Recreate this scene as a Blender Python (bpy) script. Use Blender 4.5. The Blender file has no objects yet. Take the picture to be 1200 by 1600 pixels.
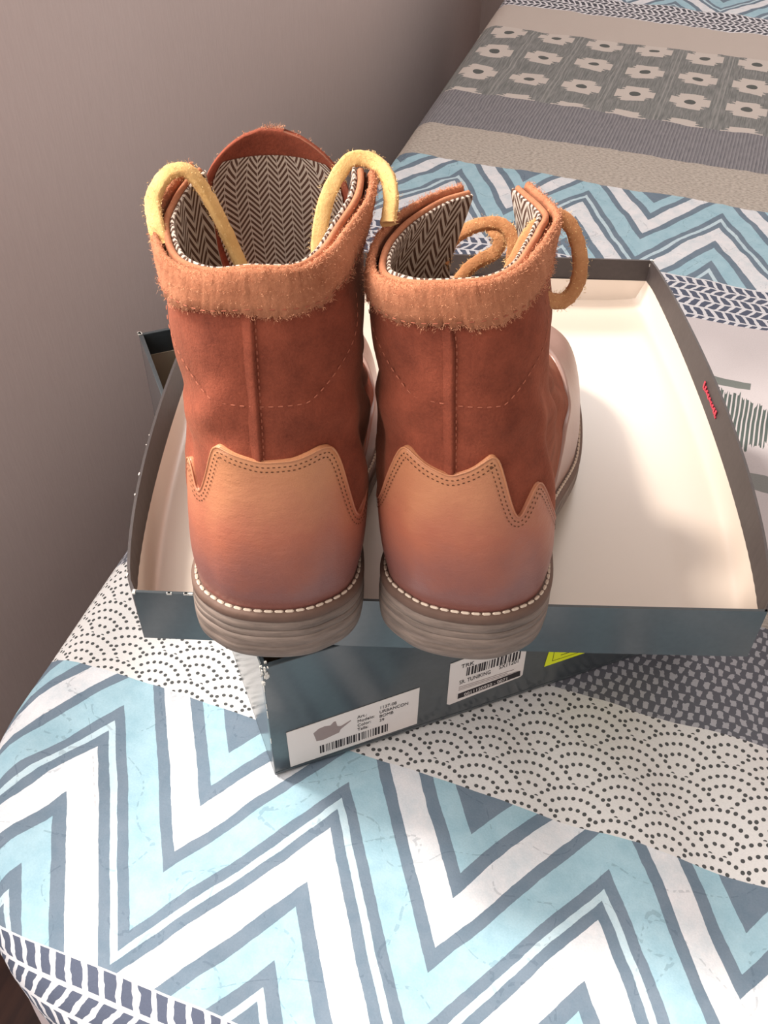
import bpy, bmesh, math, random
import numpy as np
from mathutils import Matrix, Vector

random.seed(7); rng = np.random.default_rng(7)
scene = bpy.context.scene
COL = scene.collection

# ------------------------------------------------------------------ camera
ZB = 0.52                                   # height of the bed top above the floor
F_PX, PITCH, ROLL, CAM_H = 1507.0, 0.77347, 0.01665, 0.49856
cp, sp = math.cos(PITCH), math.sin(PITCH)
fwd = Vector((0, cp, -sp)); up0 = Vector((0, sp, cp)); rt0 = Vector((1, 0, 0))
rt = math.cos(ROLL)*rt0 + math.sin(ROLL)*up0
up = -math.sin(ROLL)*rt0 + math.cos(ROLL)*up0
cam_d = bpy.data.cameras.new('camera'); cam = bpy.data.objects.new('camera', cam_d); COL.objects.link(cam)
cam_d.sensor_fit = 'VERTICAL'; cam_d.sensor_height = 36.0; cam_d.sensor_width = 27.0
cam_d.lens = F_PX/1600*36; cam_d.clip_start = 0.02
cam.matrix_world = Matrix(((rt.x, up.x, -fwd.x, 0), (rt.y, up.y, -fwd.y, 0), (rt.z, up.z, -fwd.z, CAM_H+ZB), (0, 0, 0, 1)))
scene.camera = cam

# ------------------------------------------------------------------ light
BED_A = -0.33663                            # the bed's axes, turned from the camera's heading
cb, sb = math.cos(BED_A), math.sin(BED_A)
def bed2w(x, y): return (cb*x - sb*y, sb*x + cb*y)
world = bpy.data.worlds.new('world'); scene.world = world; world.use_nodes = True
bg = world.node_tree.nodes['Background']
bg.inputs[0].default_value = (1.0, 0.945, 0.91, 1); bg.inputs[1].default_value = 0.54
SUN_EL = math.radians(47)
sx, sy = bed2w(-0.995, 0.10)
to_sun = Vector((sx*math.cos(SUN_EL), sy*math.cos(SUN_EL), math.sin(SUN_EL)))
sun_d = bpy.data.lights.new('sun', 'SUN'); sun_d.energy = 2.7; sun_d.angle = math.radians(9); sun_d.color = (1.0, 0.95, 0.87)
win_d = bpy.data.lights.new('window_daylight', 'AREA'); win_d.shape = 'RECTANGLE'; win_d.size = 1.50; win_d.size_y = 1.0
win_d.energy = 11.0; win_d.color = (1.0, 0.97, 0.94)
win = bpy.data.objects.new('window_daylight', win_d); COL.objects.link(win)
win.matrix_world = Matrix.Rotation(BED_A, 4, 'Z') @ Matrix.Translation((0.25, 2.52, 1.68)) @ Matrix.Rotation(math.radians(-90), 4, 'X')
sky_d = bpy.data.lights.new('side_window_daylight', 'AREA'); sky_d.shape = 'RECTANGLE'; sky_d.size = 1.30; sky_d.size_y = 0.95
sky_d.energy = 18.0; sky_d.color = (1.0, 0.97, 0.93)
sky = bpy.data.objects.new('side_window_daylight', sky_d); COL.objects.link(sky)
sky.matrix_world = Matrix.Rotation(BED_A, 4, 'Z') @ Matrix.Translation((-0.665, -0.08, ZB+0.90)) @ Matrix.Rotation(math.radians(90), 4, 'Z') @ Matrix.Rotation(math.radians(-90), 4, 'X')
sun = bpy.data.objects.new('sun', sun_d); COL.objects.link(sun)
sun.rotation_euler = (-to_sun).to_track_quat('-Z', 'Y').to_euler(); sun.location = (-2, 2, 4)

vs = scene.view_settings
vs.view_transform = 'Standard'; vs.look = 'None'; vs.gamma = 1.0; vs.use_curve_mapping = False; vs.exposure = 0.46

# ------------------------------------------------------------------ helpers
def lin(c):
    return tuple(((v/255)/12.92 if v/255 <= 0.04045 else ((v/255+0.055)/1.055)**2.4) for v in c) + (1.0,)

def obj(name, verts, faces, mat=None, parent=None, smooth=True, uv=None):
    me = bpy.data.meshes.new(name)
    me.from_pydata([tuple(map(float, v)) for v in verts], [], [tuple(map(int, f)) for f in faces])
    if uv is not None:
        lay = me.uv_layers.new(name='UVMap')
        li = np.zeros(len(me.loops), dtype=np.int32); me.loops.foreach_get('vertex_index', li)
        lay.data.foreach_set('uv', np.asarray(uv, dtype=np.float32)[li].ravel())
    if mat: me.materials.append(mat)
    if smooth: me.polygons.foreach_set('use_smooth', [True]*len(me.polygons))
    me.update()
    o = bpy.data.objects.new(name, me); COL.objects.link(o)
    if parent: o.parent = parent
    return o

def empty(name, matrix):
    e = bpy.data.objects.new(name, None); COL.objects.link(e); e.empty_display_size = 0.05
    e.matrix_world = matrix
    return e

def tag(o, label=None, cat=None, group=None, kind=None):
    if label: o['label'] = label
    if cat: o['category'] = cat
    if group: o['group'] = group
    if kind: o['kind'] = kind
    return o

class MB:
    def __init__(s): s.v = []; s.f = []; s.uv = []
    def add(s, vs_, fs_, uv=None):
        n = len(s.v); s.v += [tuple(p) for p in vs_]; s.f += [tuple(i+n for i in f) for f in fs_]
        s.uv += list(uv) if uv is not None else [(0, 0)]*len(vs_)
    def box(s, x0, x1, y0, y1, z0, z1):
        s.add([(x0,y0,z0),(x1,y0,z0),(x1,y1,z0),(x0,y1,z0),(x0,y0,z1),(x1,y0,z1),(x1,y1,z1),(x0,y1,z1)],
              [(3,2,1,0),(4,5,6,7),(0,1,5,4),(1,2,6,5),(2,3,7,6),(3,0,4,7)])
    def obox(s, c, ax, ay, az):
        c = np.array(c); ax = np.array(ax); ay = np.array(ay); az = np.array(az)
        p = [c+i*ax+j*ay+k*az for k in (-1, 1) for j in (-1, 1) for i in (-1, 1)]
        s.add(p, [(2,3,1,0),(4,5,7,6),(0,1,5,4),(1,3,7,5),(3,2,6,7),(2,0,4,6)])
    def grid(s, P, uv=None, flip=False):
        P = np.asarray(P); n, m = P.shape[:2]
        fs = []
        for i in range(n-1):
            for j in range(m-1):
                a = i*m+j; q = (a, a+1, a+m+1, a+m)
                fs.append(q[::-1] if flip else q)
        s.add(P.reshape(-1, 3), fs, None if uv is None else np.asarray(uv).reshape(-1, 2))
    def build(s, name, mat, parent=None, smooth=True): return obj(name, s.v, s.f, mat, parent, smooth, s.uv)

def crom(P, t):
    """Catmull-Rom through the rows of P at parameters t (0..n-1)."""
    P = np.asarray(P, float); t = np.asarray(t, float); n = len(P)
    i = np.clip(np.floor(t).astype(int), 0, n-2); s = (t-i).reshape((-1,)+(1,)*(P.ndim-1))
    p1 = P[i]; p2 = P[i+1]
    p0 = np.where((i-1 >= 0).reshape(s.shape), P[np.maximum(i-1, 0)], 2*p1-p2)
    p3 = np.where((i+2 <= n-1).reshape(s.shape), P[np.minimum(i+2, n-1)], 2*p2-p1)
    return 0.5*((2*p1)+(-p0+p2)*s+(2*p0-5*p1+4*p2-p3)*s*s+(-p0+3*p1-3*p2+p3)*s**3)

def unit(v): return v/np.maximum(np.linalg.norm(v, axis=-1, keepdims=True), 1e-9)

def sweep(path, wid, thk, n=6, nseg=10, normal_hint=None, jitter=0.0):
    """A strap of rounded cross-section swept along a smooth path; returns an MB."""
    path = np.asarray(path, float)
    t = np.linspace(0, len(path)-1, (len(path)-1)*n+1); P = crom(path, t)
    T = unit(np.gradient(P, axis=0))
    mb = MB(); ring = []
    N0 = np.array(normal_hint if normal_hint is not None else (0, 0, 1.0))
    for i in range(len(P)):
        N0 = unit(N0-T[i]*(N0@T[i])); B = np.cross(T[i], N0)
        row = []
        for k in range(nseg):
            a = 2*math.pi*k/nseg; c, s_ = math.cos(a), math.sin(a)
            e = 0.55
            row.append(P[i]+B*wid/2*abs(c)**e*np.sign(c)+N0*thk/2*abs(s_)**e*np.sign(s_)+rng.normal(0, jitter, 3))
        row.append(row[0]); ring.append(row)
    mb.grid(ring)
    m = nseg+1
    for i0, rev in ((0, True), (len(P)-1, False)):
        idx = [i0*m+k for k in range(nseg)]
        mb.f.append(tuple(idx[::-1] if not rev else idx))
    return mb

def hairs(mb, pts, nrm, n, lmin, lmax, w=0.00011, spread=0.8):
    pts = np.asarray(pts).reshape(-1, 3); nrm = np.asarray(nrm).reshape(-1, 3)
    idx = rng.integers(0, len(pts), n)
    p = pts[idx]+rng.normal(0, 0.0005, (n, 3)); d = unit(unit(nrm[idx])+rng.normal(0, spread, (n, 3))*0.7)
    L = rng.uniform(lmin, lmax, (n, 1)); sd = unit(np.cross(d, rng.normal(0, 1, (n, 3))))*w
    mid = p+d*L*0.55+rng.normal(0, 0.0002, (n, 3))
    V = np.stack([p-sd, p+sd, mid+sd*0.7, mid-sd*0.7, p+d*L+rng.normal(0, 0.0004, (n, 3))], 1)
    b = len(mb.v)
    mb.v += [tuple(x) for x in V.reshape(-1, 3)]; mb.uv += [(0, 0)]*(5*n)
    for i in range(n):
        k = b+5*i; mb.f += [(k, k+1, k+2, k+3), (k+3, k+2, k+4)]

# ------------------------------------------------------------------ node expressions
class NT:
    def __init__(s, name):
        s.mat = bpy.data.materials.new(name); s.mat.use_nodes = True
        s.t = s.mat.node_tree; s.bsdf = s.t.nodes['Principled BSDF']
    def link(s, a, b): s.t.links.new(a, b)
    def put(s, sock, v):
        if isinstance(v, X): s.link(v.s, sock)
        elif isinstance(v, bpy.types.NodeSocket): s.link(v, sock)
        else: sock.default_value = v
    def m(s, op, a, b=None, c=None):
        n = s.t.nodes.new('ShaderNodeMath'); n.operation = op
        s.put(n.inputs[0], a)
        if b is not None: s.put(n.inputs[1], b)
        if c is not None: s.put(n.inputs[2], c)
        return X(s, n.outputs[0])
    def mix(s, f, a, b):
        n = s.t.nodes.new('ShaderNodeMix'); n.data_type = 'RGBA'
        s.put(n.inputs[0], f); s.put(n.inputs[6], a); s.put(n.inputs[7], b)
        return n.outputs[2]
    def coord(s, kind='UV'):
        n = s.t.nodes.new('ShaderNodeTexCoord'); return n.outputs[kind]
    def sep(s, v):
        n = s.t.nodes.new('ShaderNodeSeparateXYZ'); s.link(v, n.inputs[0]); return [X(s, o) for o in n.outputs]
    def comb(s, x, y, z=0.0):
        n = s.t.nodes.new('ShaderNodeCombineXYZ'); s.put(n.inputs[0], x); s.put(n.inputs[1], y); s.put(n.inputs[2], z)
        return n.outputs[0]
    def noise(s, vec, scale, detail=2.0, rough=0.5, out=0):
        n = s.t.nodes.new('ShaderNodeTexNoise'); s.link(vec, n.inputs['Vector'])
        n.inputs['Scale'].default_value = scale; n.inputs['Detail'].default_value = detail; n.inputs['Roughness'].default_value = rough
        return X(s, n.outputs[out]) if out == 0 else n.outputs[out]
    def ramp(s, fac, stops, const=True):
        n = s.t.nodes.new('ShaderNodeValToRGB'); n.color_ramp.interpolation = 'CONSTANT' if const else 'LINEAR'
        el = n.color_ramp.elements
        while len(el) < len(stops): el.new(1.0)
        for e, (p, c) in zip(el, stops): e.position = p; e.color = c
        s.put(n.inputs[0], fac); return n.outputs[0]
    def bump(s, h, strength=0.3, dist=0.001):
        n = s.t.nodes.new('ShaderNodeBump'); n.inputs['Strength'].default_value = strength; n.inputs['Distance'].default_value = dist
        s.put(n.inputs['Height'], h); s.link(n.outputs[0], s.bsdf.inputs['Normal'])
    def setp(s, **kw):
        for k, v in kw.items(): s.put(s.bsdf.inputs[k.replace('_', ' ')], v)

class X:
    def __init__(s, nt, sock): s.nt = nt; s.s = sock
    def __add__(a, b): return a.nt.m('ADD', a, b)
    __radd__ = __add__
    def __sub__(a, b): return a.nt.m('SUBTRACT', a, b)
    def __rsub__(a, b): return a.nt.m('SUBTRACT', b, a)
    def __mul__(a, b): return a.nt.m('MULTIPLY', a, b)
    __rmul__ = __mul__
    def __truediv__(a, b): return a.nt.m('DIVIDE', a, b)
    def fract(a): return a.nt.m('FRACT', a)
    def floor(a): return a.nt.m('FLOOR', a)
    def abs(a): return a.nt.m('ABSOLUTE', a)
    def sqrt(a): return a.nt.m('SQRT', a)
    def lt(a, b): return a.nt.m('LESS_THAN', a, b)
    def gt(a, b): return a.nt.m('GREATER_THAN', a, b)
    def min(a, b): return a.nt.m('MINIMUM', a, b)
    def max(a, b): return a.nt.m('MAXIMUM', a, b)
    def mod2(a): return (a*0.5).fract()*2.0
    def sel(f, a, b): return f*a+(1.0-f)*b            # scalar select: f=1 -> a

def plain(name, c, rough=0.6, spec=0.5, noise=0.0, scale=60, bump=0.0, bscale=400, sheen=0.0):
    nt = NT(name); nt.setp(Roughness=rough)
    nt.bsdf.inputs['Specular IOR Level'].default_value = spec
    co = nt.coord('Object')
    if noise:
        n = nt.noise(co, scale, 4.0, 0.6)
        d = tuple(v*(1-noise) for v in lin(c)[:3])+(1,); l = tuple(min(1, v*(1+noise)) for v in lin(c)[:3])+(1,)
        nt.link(nt.mix(n, d, l), nt.bsdf.inputs['Base Color'])
    else: nt.setp(Base_Color=lin(c))
    if bump: nt.bump(nt.noise(co, bscale, 3.0), bump, 0.0006)
    if sheen:
        nt.bsdf.inputs['Sheen Weight'].default_value = sheen; nt.bsdf.inputs['Sheen Roughness'].default_value = 0.45
        nt.bsdf.inputs['Sheen Tint'].default_value = lin((255, 190, 150))
    return nt.mat

# ------------------------------------------------------------------ quilt cloth
def quilt_material():
    nt = NT('quilt_print'); co = nt.coord('UV'); x, y, _ = nt.sep(co)
    WHITE = lin((226, 228, 232)); BLUE = lin((166, 199, 212)); PALE = lin((196, 217, 226)); DARK = lin((118, 134, 149))
    mott = nt.noise(co, 70, 5.0, 0.65); fine = nt.noise(co, 900, 3.0, 0.6)
    wob = nt.noise(co, 14, 2.0)
    xw = x+(wob-0.5)*0.006; yw = y+(nt.noise(co, 11, 2.0)-0.5)*0.005
    def chevron(px, py, x0):
        d = (((px-x0)/0.149+0.5).fract()-0.5).abs()*2.0
        t = py+d*0.118+(nt.noise(co, 160, 2.0)-0.5)*0.0018
        lo, hi = 0.10, 0.42
        st = [(.10, DARK), (.140, PALE), (.147, DARK), (.161, BLUE), (.190, DARK), (.2045, WHITE), (.2365, DARK), (.2485, PALE),
              (.2555, DARK), (.2675, BLUE), (.299, DARK), (.312, WHITE), (.3405, DARK), (.354, BLUE), (.377, DARK)]
        c = nt.ramp((t-lo)/(hi-lo), [((a-lo)/(hi-lo), b) for a, b in st])
        m = nt.ramp(mott, [(0.3, (0.86, 0.90, 0.92, 1)), (0.62, (1.08, 1.04, 1.03, 1))], False)
        n = nt.t.nodes.new('ShaderNodeMix'); n.data_type = 'RGBA'; n.blend_type = 'MULTIPLY'; n.inputs[0].default_value = 1.0
        nt.link(c, n.inputs[6]); nt.link(m, n.inputs[7]); return n.outputs[2]
    def herring(px, py, p=0.0097, rh=0.0132, fg=(92, 98, 116), bgc=(228, 226, 230)):
        r = py/rh; ri = r.floor(); s = r.fract(); sg = ri.mod2()*2.0-1.0
        uu = (px/p+sg*s*0.75+ri*0.37+(nt.noise(co, 120, 2.0)-0.5)*0.5).fract()
        dash = uu.lt(0.64)*s.gt(0.10)*s.lt(0.93)
        return nt.mix(dash, lin(bgc), lin(fg))
    def waves():
        P, R, H = 0.0535, 0.0272, 0.01427
        j0 = ((yw-0.2833)/H).floor()
        # candidate rows j0-1 (front-most) and j0: a scale in a lower row covers the row behind it, dot by dot
        cand = []
        for k in (-1.0, 0.0):
            j = j0+k
            yc = j*H+0.2833; xo = j.mod2()*(P/2)-0.0400
            dx = (((xw-xo)/P+0.5).fract()-0.5)*P; dy = yw-yc
            r = (dx*dx+dy*dy).sqrt()
            ring = (r/0.0067+0.5).floor().max(1.0).min(4.0)
            nd = ring*10.0/math.tau; ang = nt.m('ARCTAN2', dx, dy)
            aq = ((ang*nd).floor()+0.5)/nd
            ex_ = ring*0.0067*nt.m('SINE', aq)-dx; ey_ = ring*0.0067*nt.m('COSINE', aq)-dy
            cand.append((dx, dy, r, (ex_*ex_+ey_*ey_).sqrt(), ex_, ey_))
        f, b = cand
        front = f[2].lt(R+0.0010)
        fx, fy = f[0]+b[4], f[1]+b[5]
        keep = (fx*fx+fy*fy).sqrt().gt(R+0.0020)
        dot = front.sel(f[3].lt(0.0012), b[3].lt(0.0012)*keep)
        return nt.mix(dot, lin((230, 226, 224)), lin((84, 84, 84)))
    def weave():
        a = (xw/0.0068+(nt.noise(co, 150, 2.0)-0.5)*0.8); b = (yw/0.0064+(nt.noise(co, 130, 2.0)-0.5)*0.6); sh = b.floor().mod2()*0.5
        uu = (((a+sh).fract()-0.5)*1.0).abs(); vv = ((b.fract())-0.5).abs()
        blob = (uu*uu*2.4).max(vv*vv*0.9)+(nt.noise(co, 520, 3.0, 0.7)-0.5)*0.22
        return nt.mix(blob.lt(0.13), lin((104, 104, 112)), lin((178, 176, 182)))
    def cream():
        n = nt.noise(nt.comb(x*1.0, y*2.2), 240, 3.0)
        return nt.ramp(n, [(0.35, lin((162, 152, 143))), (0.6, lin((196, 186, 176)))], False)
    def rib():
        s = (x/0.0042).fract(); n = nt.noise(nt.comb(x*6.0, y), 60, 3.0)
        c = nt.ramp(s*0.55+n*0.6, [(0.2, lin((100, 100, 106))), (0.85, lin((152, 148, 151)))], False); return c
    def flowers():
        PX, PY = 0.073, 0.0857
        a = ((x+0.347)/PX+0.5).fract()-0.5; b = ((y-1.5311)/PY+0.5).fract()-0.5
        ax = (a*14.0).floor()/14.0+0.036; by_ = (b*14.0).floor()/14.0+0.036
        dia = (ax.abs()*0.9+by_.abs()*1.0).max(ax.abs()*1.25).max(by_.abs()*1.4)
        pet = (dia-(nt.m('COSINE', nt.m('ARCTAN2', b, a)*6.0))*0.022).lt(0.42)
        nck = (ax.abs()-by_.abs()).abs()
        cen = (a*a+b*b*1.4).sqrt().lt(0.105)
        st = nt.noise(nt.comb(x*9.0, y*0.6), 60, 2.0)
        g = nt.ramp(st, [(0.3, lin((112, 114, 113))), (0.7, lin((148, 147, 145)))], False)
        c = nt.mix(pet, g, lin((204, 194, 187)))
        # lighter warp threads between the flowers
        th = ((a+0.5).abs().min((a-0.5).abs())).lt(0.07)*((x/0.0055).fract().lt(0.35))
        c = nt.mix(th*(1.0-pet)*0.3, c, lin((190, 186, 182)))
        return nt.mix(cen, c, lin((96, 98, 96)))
    def ikat():
        PX = 0.17
        a = ((x-0.055)/PX+0.5).fract()-0.5; a = a*PX; b = y-0.685
        hh = 0.045-((a.abs()/0.012).floor()*0.009)
        fz = (nt.noise(nt.comb(x*260.0, y*6.0), 1.0, 2.0)-0.5)*0.030
        dia = (b.abs()+fz).lt(hh)*((x/0.0036+(nt.noise(co, 40, 1.0)-0.5)*0.3).fract().lt(0.66))*(nt.noise(nt.comb(x*300.0, y*30.0), 1.0, 2.0)*0.4+0.8).min(1.0)
        bar = (y-0.74).abs().lt(0.005)*a.abs().lt(0.019)
        bar2 = (y-0.615).abs().lt(0.009)*a.abs().lt(0.05)
        dd = ((a.abs()-0.075).abs()+(b.abs()-0.012).abs()).lt(0.012)
        c = nt.mix(dia, lin((216, 207, 208)), lin((92, 102, 98)))
        c = nt.mix(bar.max(bar2*0.8), c, lin((126, 130, 126)))
        return nt.mix(dd, c, lin((94, 84, 90)))
    # bands along the bed (y from, colour); far cream, rib and flowers darkened for dimmer light
    bands = [(-9, lin((222, 208, 210))), (0.058, herring(x, y-0.128)), (0.128, chevron(xw, yw, -0.111)), (0.2865, waves()),
             (0.374, weave()), (0.47, cream()), (0.53, ikat()), (0.833, herring(x, y-0.905)),
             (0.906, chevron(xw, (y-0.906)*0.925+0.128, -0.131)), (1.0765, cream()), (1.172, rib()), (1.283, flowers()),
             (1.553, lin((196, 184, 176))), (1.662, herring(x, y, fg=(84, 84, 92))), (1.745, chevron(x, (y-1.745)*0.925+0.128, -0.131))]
    edge = y+(nt.noise(co, 9, 2.0)-0.5)*0.003
    c = bands[0][1]
    for y0, col in bands[1:]: c = nt.mix(edge.gt(y0), c, col)
    # quilting: meandering running stitch, drawn as small dashes pressed into the cloth
    q1 = nt.noise(co, 17, 1.0); ln = (q1-0.5).abs().lt(0.004)
    q2 = nt.noise(co, 8.3, 0.0); ln2 = ((q2*4.0).fract()-0.5).abs().lt(0.008)
    dash = ((nt.noise(co, 330, 0.0))).gt(0.5)
    stitch = (ln.max(ln2))*dash
    chev = (y.gt(0.128)*y.lt(0.286)).max(y.gt(0.906)*y.lt(1.0765))
    c = nt.mix(stitch*chev*0.25, c, lin((70, 86, 104)))
    gr = nt.ramp(fine, [(0.25, (0.93, 0.93, 0.93, 1)), (0.75, (1.04, 1.04, 1.04, 1))], False)
    n = nt.t.nodes.new('ShaderNodeMix'); n.data_type = 'RGBA'; n.blend_type = 'MULTIPLY'; n.inputs[0].default_value = 1.0
    nt.put(n.inputs[6], c); nt.link(gr, n.inputs[7])
    nt.link(n.outputs[2], nt.bsdf.inputs['Base Color'])
    nt.setp(Roughness=0.9); nt.bsdf.inputs['Specular IOR Level'].default_value = 0.15
    nt.bump(fine*0.25+q1*2.0-(ln.max(ln2))*0.5, 0.5, 0.0012)
    return nt.mat

# ------------------------------------------------------------------ other materials
def suede(name, dark, light, sheen=0.35, scale=55):
    nt = NT(name); co = nt.coord('Object')
    n1 = nt.noise(co, scale, 5.0, 0.65); n2 = nt.noise(co, 900, 3.0, 0.7)
    c = nt.ramp(n1*0.75+n2*0.3, [(0.30, lin(dark)), (0.74, lin(light))], False)
    nt.link(c, nt.bsdf.inputs['Base Color']); nt.setp(Roughness=0.95)
    nt.bsdf.inputs['Specular IOR Level'].default_value = 0.12
    nt.bsdf.inputs['Sheen Weight'].default_value = sheen; nt.bsdf.inputs['Sheen Roughness'].default_value = 0.5
    nt.bsdf.inputs['Sheen Tint'].default_value = lin((255, 196, 160))
    nt.bump(n2*0.6+nt.noise(co, 260, 4.0)*0.6, 0.55, 0.0008)
    return nt.mat

def leather():
    nt = NT('tan_leather'); co = nt.coord('Object'); x, y, z = nt.sep(co)
    n = nt.noise(co, 28, 4.0, 0.6)
    # burnished tan: orange-tan along the top of the counter, a purple-brown wear towards the sole
    f = (z-0.036)/0.062+(n-0.5)*0.75
    c = nt.ramp(f, [(0.0, lin((140, 90, 82))), (0.45, lin((172, 102, 79))), (1.0, lin((202, 138, 98)))], False)
    nt.link(c, nt.bsdf.inputs['Base Color'])
    nt.put(nt.bsdf.inputs['Roughness'], nt.noise(co, 60, 3.0)*0.18+0.30)
    nt.bsdf.inputs['Specular IOR Level'].default_value = 0.45
    nt.bump(nt.noise(nt.comb(x, y, z*2.2), 120, 5.0, 0.65)*0.7+nt.noise(co, 1400, 2.0)*0.2, 0.5, 0.0009)
    return nt.mat

def herringbone_lining():
    nt = NT('herringbone_lining'); co = nt.coord('UV'); x, y, _ = nt.sep(co)
    P = 0.0105                                             # one up-and-down of the zigzag
    d = ((x/P).fract()-0.5).abs()*P
    st = ((y+d*1.2)/0.0032).fract()
    line = st.lt(0.52)*((x/(P/2)).fract().gt(0.06))
    n = nt.noise(co, 700, 3.0)
    c = nt.mix(line, lin((206, 192, 178)), lin((78, 52, 44)))
    c = nt.mix(n*0.35, c, lin((140, 116, 100)))
    nt.link(c, nt.bsdf.inputs['Base Color']); nt.setp(Roughness=0.95)
    nt.bsdf.inputs['Specular IOR Level'].default_value = 0.1
    nt.bump(n, 0.4, 0.0005)
    return nt.mat

def sole_mat():
    nt = NT('worn_sole'); co = nt.coord('Object'); x, y, z = nt.sep(co)
    n = nt.noise(nt.comb(x*0.6, y*0.6, z*5.0), 50, 5.0, 0.7)
    c = nt.ramp(n, [(0.32, lin((100, 86, 78))), (0.62, lin((142, 124, 113)))], False)
    nt.link(c, nt.bsdf.inputs['Base Color']); nt.setp(Roughness=0.7)
    nt.bump(n, 0.35, 0.001); return nt.mat

def wall_mat():
    nt = NT('taupe_wall'); co = nt.coord('Object'); x, y, z = nt.sep(co)
    n = nt.noise(nt.comb(x*30.0, y*30.0, z*3.0), 12, 4.0, 0.7); m = nt.noise(co, 1.6, 2.0)
    c = nt.ramp(n*0.5+m*0.5, [(0.3, lin((216, 198, 193))), (0.7, lin((228, 211, 206)))], False)
    nt.link(c, nt.bsdf.inputs['Base Color']); nt.setp(Roughness=0.85); nt.bump(n, 0.25, 0.001); return nt.mat

def floor_mat():
    nt = NT('dark_brown_floor'); co = nt.coord('Object'); x, y, z = nt.sep(co)
    n = nt.noise(nt.comb(x*4.0, y*0.6, z), 14, 5.0, 0.6)
    c = nt.ramp(n, [(0.3, lin((52, 30, 28))), (0.7, lin((88, 56, 46)))], False)
    nt.link(c, nt.bsdf.inputs['Base Color']); nt.setp(Roughness=0.5); return nt.mat

def card(name, c, rough=0.45, spec=0.5):
    nt = NT(name); co = nt.coord('Object')
    n = nt.noise(co, 30, 5.0, 0.7); s = nt.noise(co, 300, 2.0)
    k = lin(c); d = tuple(v*0.86 for v in k[:3])+(1,); l = tuple(v*1.14 for v in k[:3])+(1,)
    nt.link(nt.ramp(n*0.6+s*0.4, [(0.35, d), (0.65, l)], False), nt.bsdf.inputs['Base Color'])
    nt.setp(Roughness=rough); nt.bsdf.inputs['Specular IOR Level'].default_value = spec
    nt.bump(s, 0.08, 0.0004)
    if rough < 0.4: nt.bsdf.inputs['Coat Weight'].default_value = 0.6; nt.bsdf.inputs['Coat Roughness'].default_value = 0.18
    return nt.mat

def glossy_liner():
    nt = NT('white_liner'); co = nt.coord('Object')
    nt.link(nt.mix(nt.noise(co, 8, 3.0), lin((220, 202, 185)), lin((228, 210, 195))), nt.bsdf.inputs['Base Color'])
    nt.setp(Roughness=0.3); nt.bsdf.inputs['Specular IOR Level'].default_value = 1.0
    nt.bsdf.inputs['Coat Weight'].default_value = 1.0; nt.bsdf.inputs['Coat Roughness'].default_value = 0.27; nt.bsdf.inputs['Coat IOR'].default_value = 2.0
    return nt.mat

M = dict(
    quilt=quilt_material(), suede=suede('rust_suede', (104, 50, 38), (158, 82, 61), 0.18), collar=suede('collar_suede', (152, 92, 66), (200, 134, 100), 0.18),
    leather=leather(), lining=herringbone_lining(), sole=sole_mat(), wall=wall_mat(), floor=floor_mat(),
    vamp=plain('vamp_leather_glare', (168, 130, 117), 0.36, 0.5, 0.08, 30, 0.2, 300),  # vamp leather coloured paler to hold its grazing glare
    welt=plain('welt', (108, 84, 73), 0.7, 0.3, 0.25, 90, 0.3), thread=plain('pale_thread', (226, 206, 186), 0.85, 0.2),
    dthread=plain('brown_thread', (96, 62, 44), 0.85, 0.2), rthread=plain('rust_thread', (168, 98, 76), 0.9, 0.2),
    lace=suede('lace_suede_sunlit', (206, 160, 98), (234, 192, 132), 0.3, 90), lace_shaded=suede('lace_suede_shaded', (172, 114, 74), (208, 150, 104), 0.3, 90), fuzz=plain('suede_fuzz', (222, 160, 124), 0.95, 0.1),  # same lace suede twice: sunlit tone for left boot, shaded tone for right
    lacefuzz=plain('lace_fuzz', (240, 204, 146), 0.95, 0.1),
    card=card('slate_card', (58, 64, 68), 0.28), cardin=card('lid_turn_in', (66, 58, 57), 0.5, 0.4), lidwhite=glossy_liner(),
    kraft=plain('grey_board_liner', (186, 168, 148), 0.75, 0.3, 0.06, 40), worn=plain('worn_paper', (226, 220, 212), 0.9, 0.2),
    label=plain('label_paper', (226, 214, 208), 0.6, 0.3), ink=plain('label_ink', (52, 46, 48), 0.7, 0.2), greyink=plain('grey_ink', (150, 132, 128), 0.7, 0.2),
    yellow=plain('yellow_sticker', (226, 232, 30), 0.5, 0.4), red=plain('red_print', (196, 60, 78), 0.6, 0.3),
    mattress=plain('mattress_cloth', (214, 208, 200), 0.9, 0.2), wood=plain('bed_wood', (92, 62, 46), 0.6, 0.4, 0.2, 20),
    sill=plain('sill_paint', (226, 222, 216), 0.5, 0.4),
)

# ------------------------------------------------------------------ room
BEDM = Matrix.Translation((0, 0, 0)) @ Matrix.Rotation(BED_A, 4, 'Z')          # bed frame -> world, z from the floor
mb = MB(); mb.box(-0.80, 2.6, -1.6, 2.62, -0.05, 0.0)
fl = mb.build('floor', M['floor'], None, False); fl.matrix_world = BEDM; tag(fl, 'dark brown wooden floor beside the bed', 'floor', kind='structure')
XW, WT = -0.63, 0.07
mb = MB(); y0, y1 = -1.6, 2.62; wy0, wy1, wz0, wz1 = -0.75, 0.84, ZB+0.40, ZB+1.40
mb.box(XW-WT, XW, y0, y1, 0, wz0); mb.box(XW-WT, XW, y0, wy0, wz0, wz1); mb.box(XW-WT, XW, wy1, y1, wz0, wz1); mb.box(XW-WT, XW, y0, y1, wz1, 2.5)
wl = mb.build('wall_left', M['wall'], None, False); wl.matrix_world = BEDM; tag(wl, 'plain taupe wall behind the bed edge', 'wall', kind='structure')
mb = MB(); mb.box(XW-WT-0.01, XW+0.012, wy0-0.02, wy1+0.02, wz0-0.018, wz0)
tr = mb.build('trim_1', M['sill'], None, False); tr.matrix_world = BEDM; tag(tr, 'white window sill on the taupe wall', 'sill', kind='structure')

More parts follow.
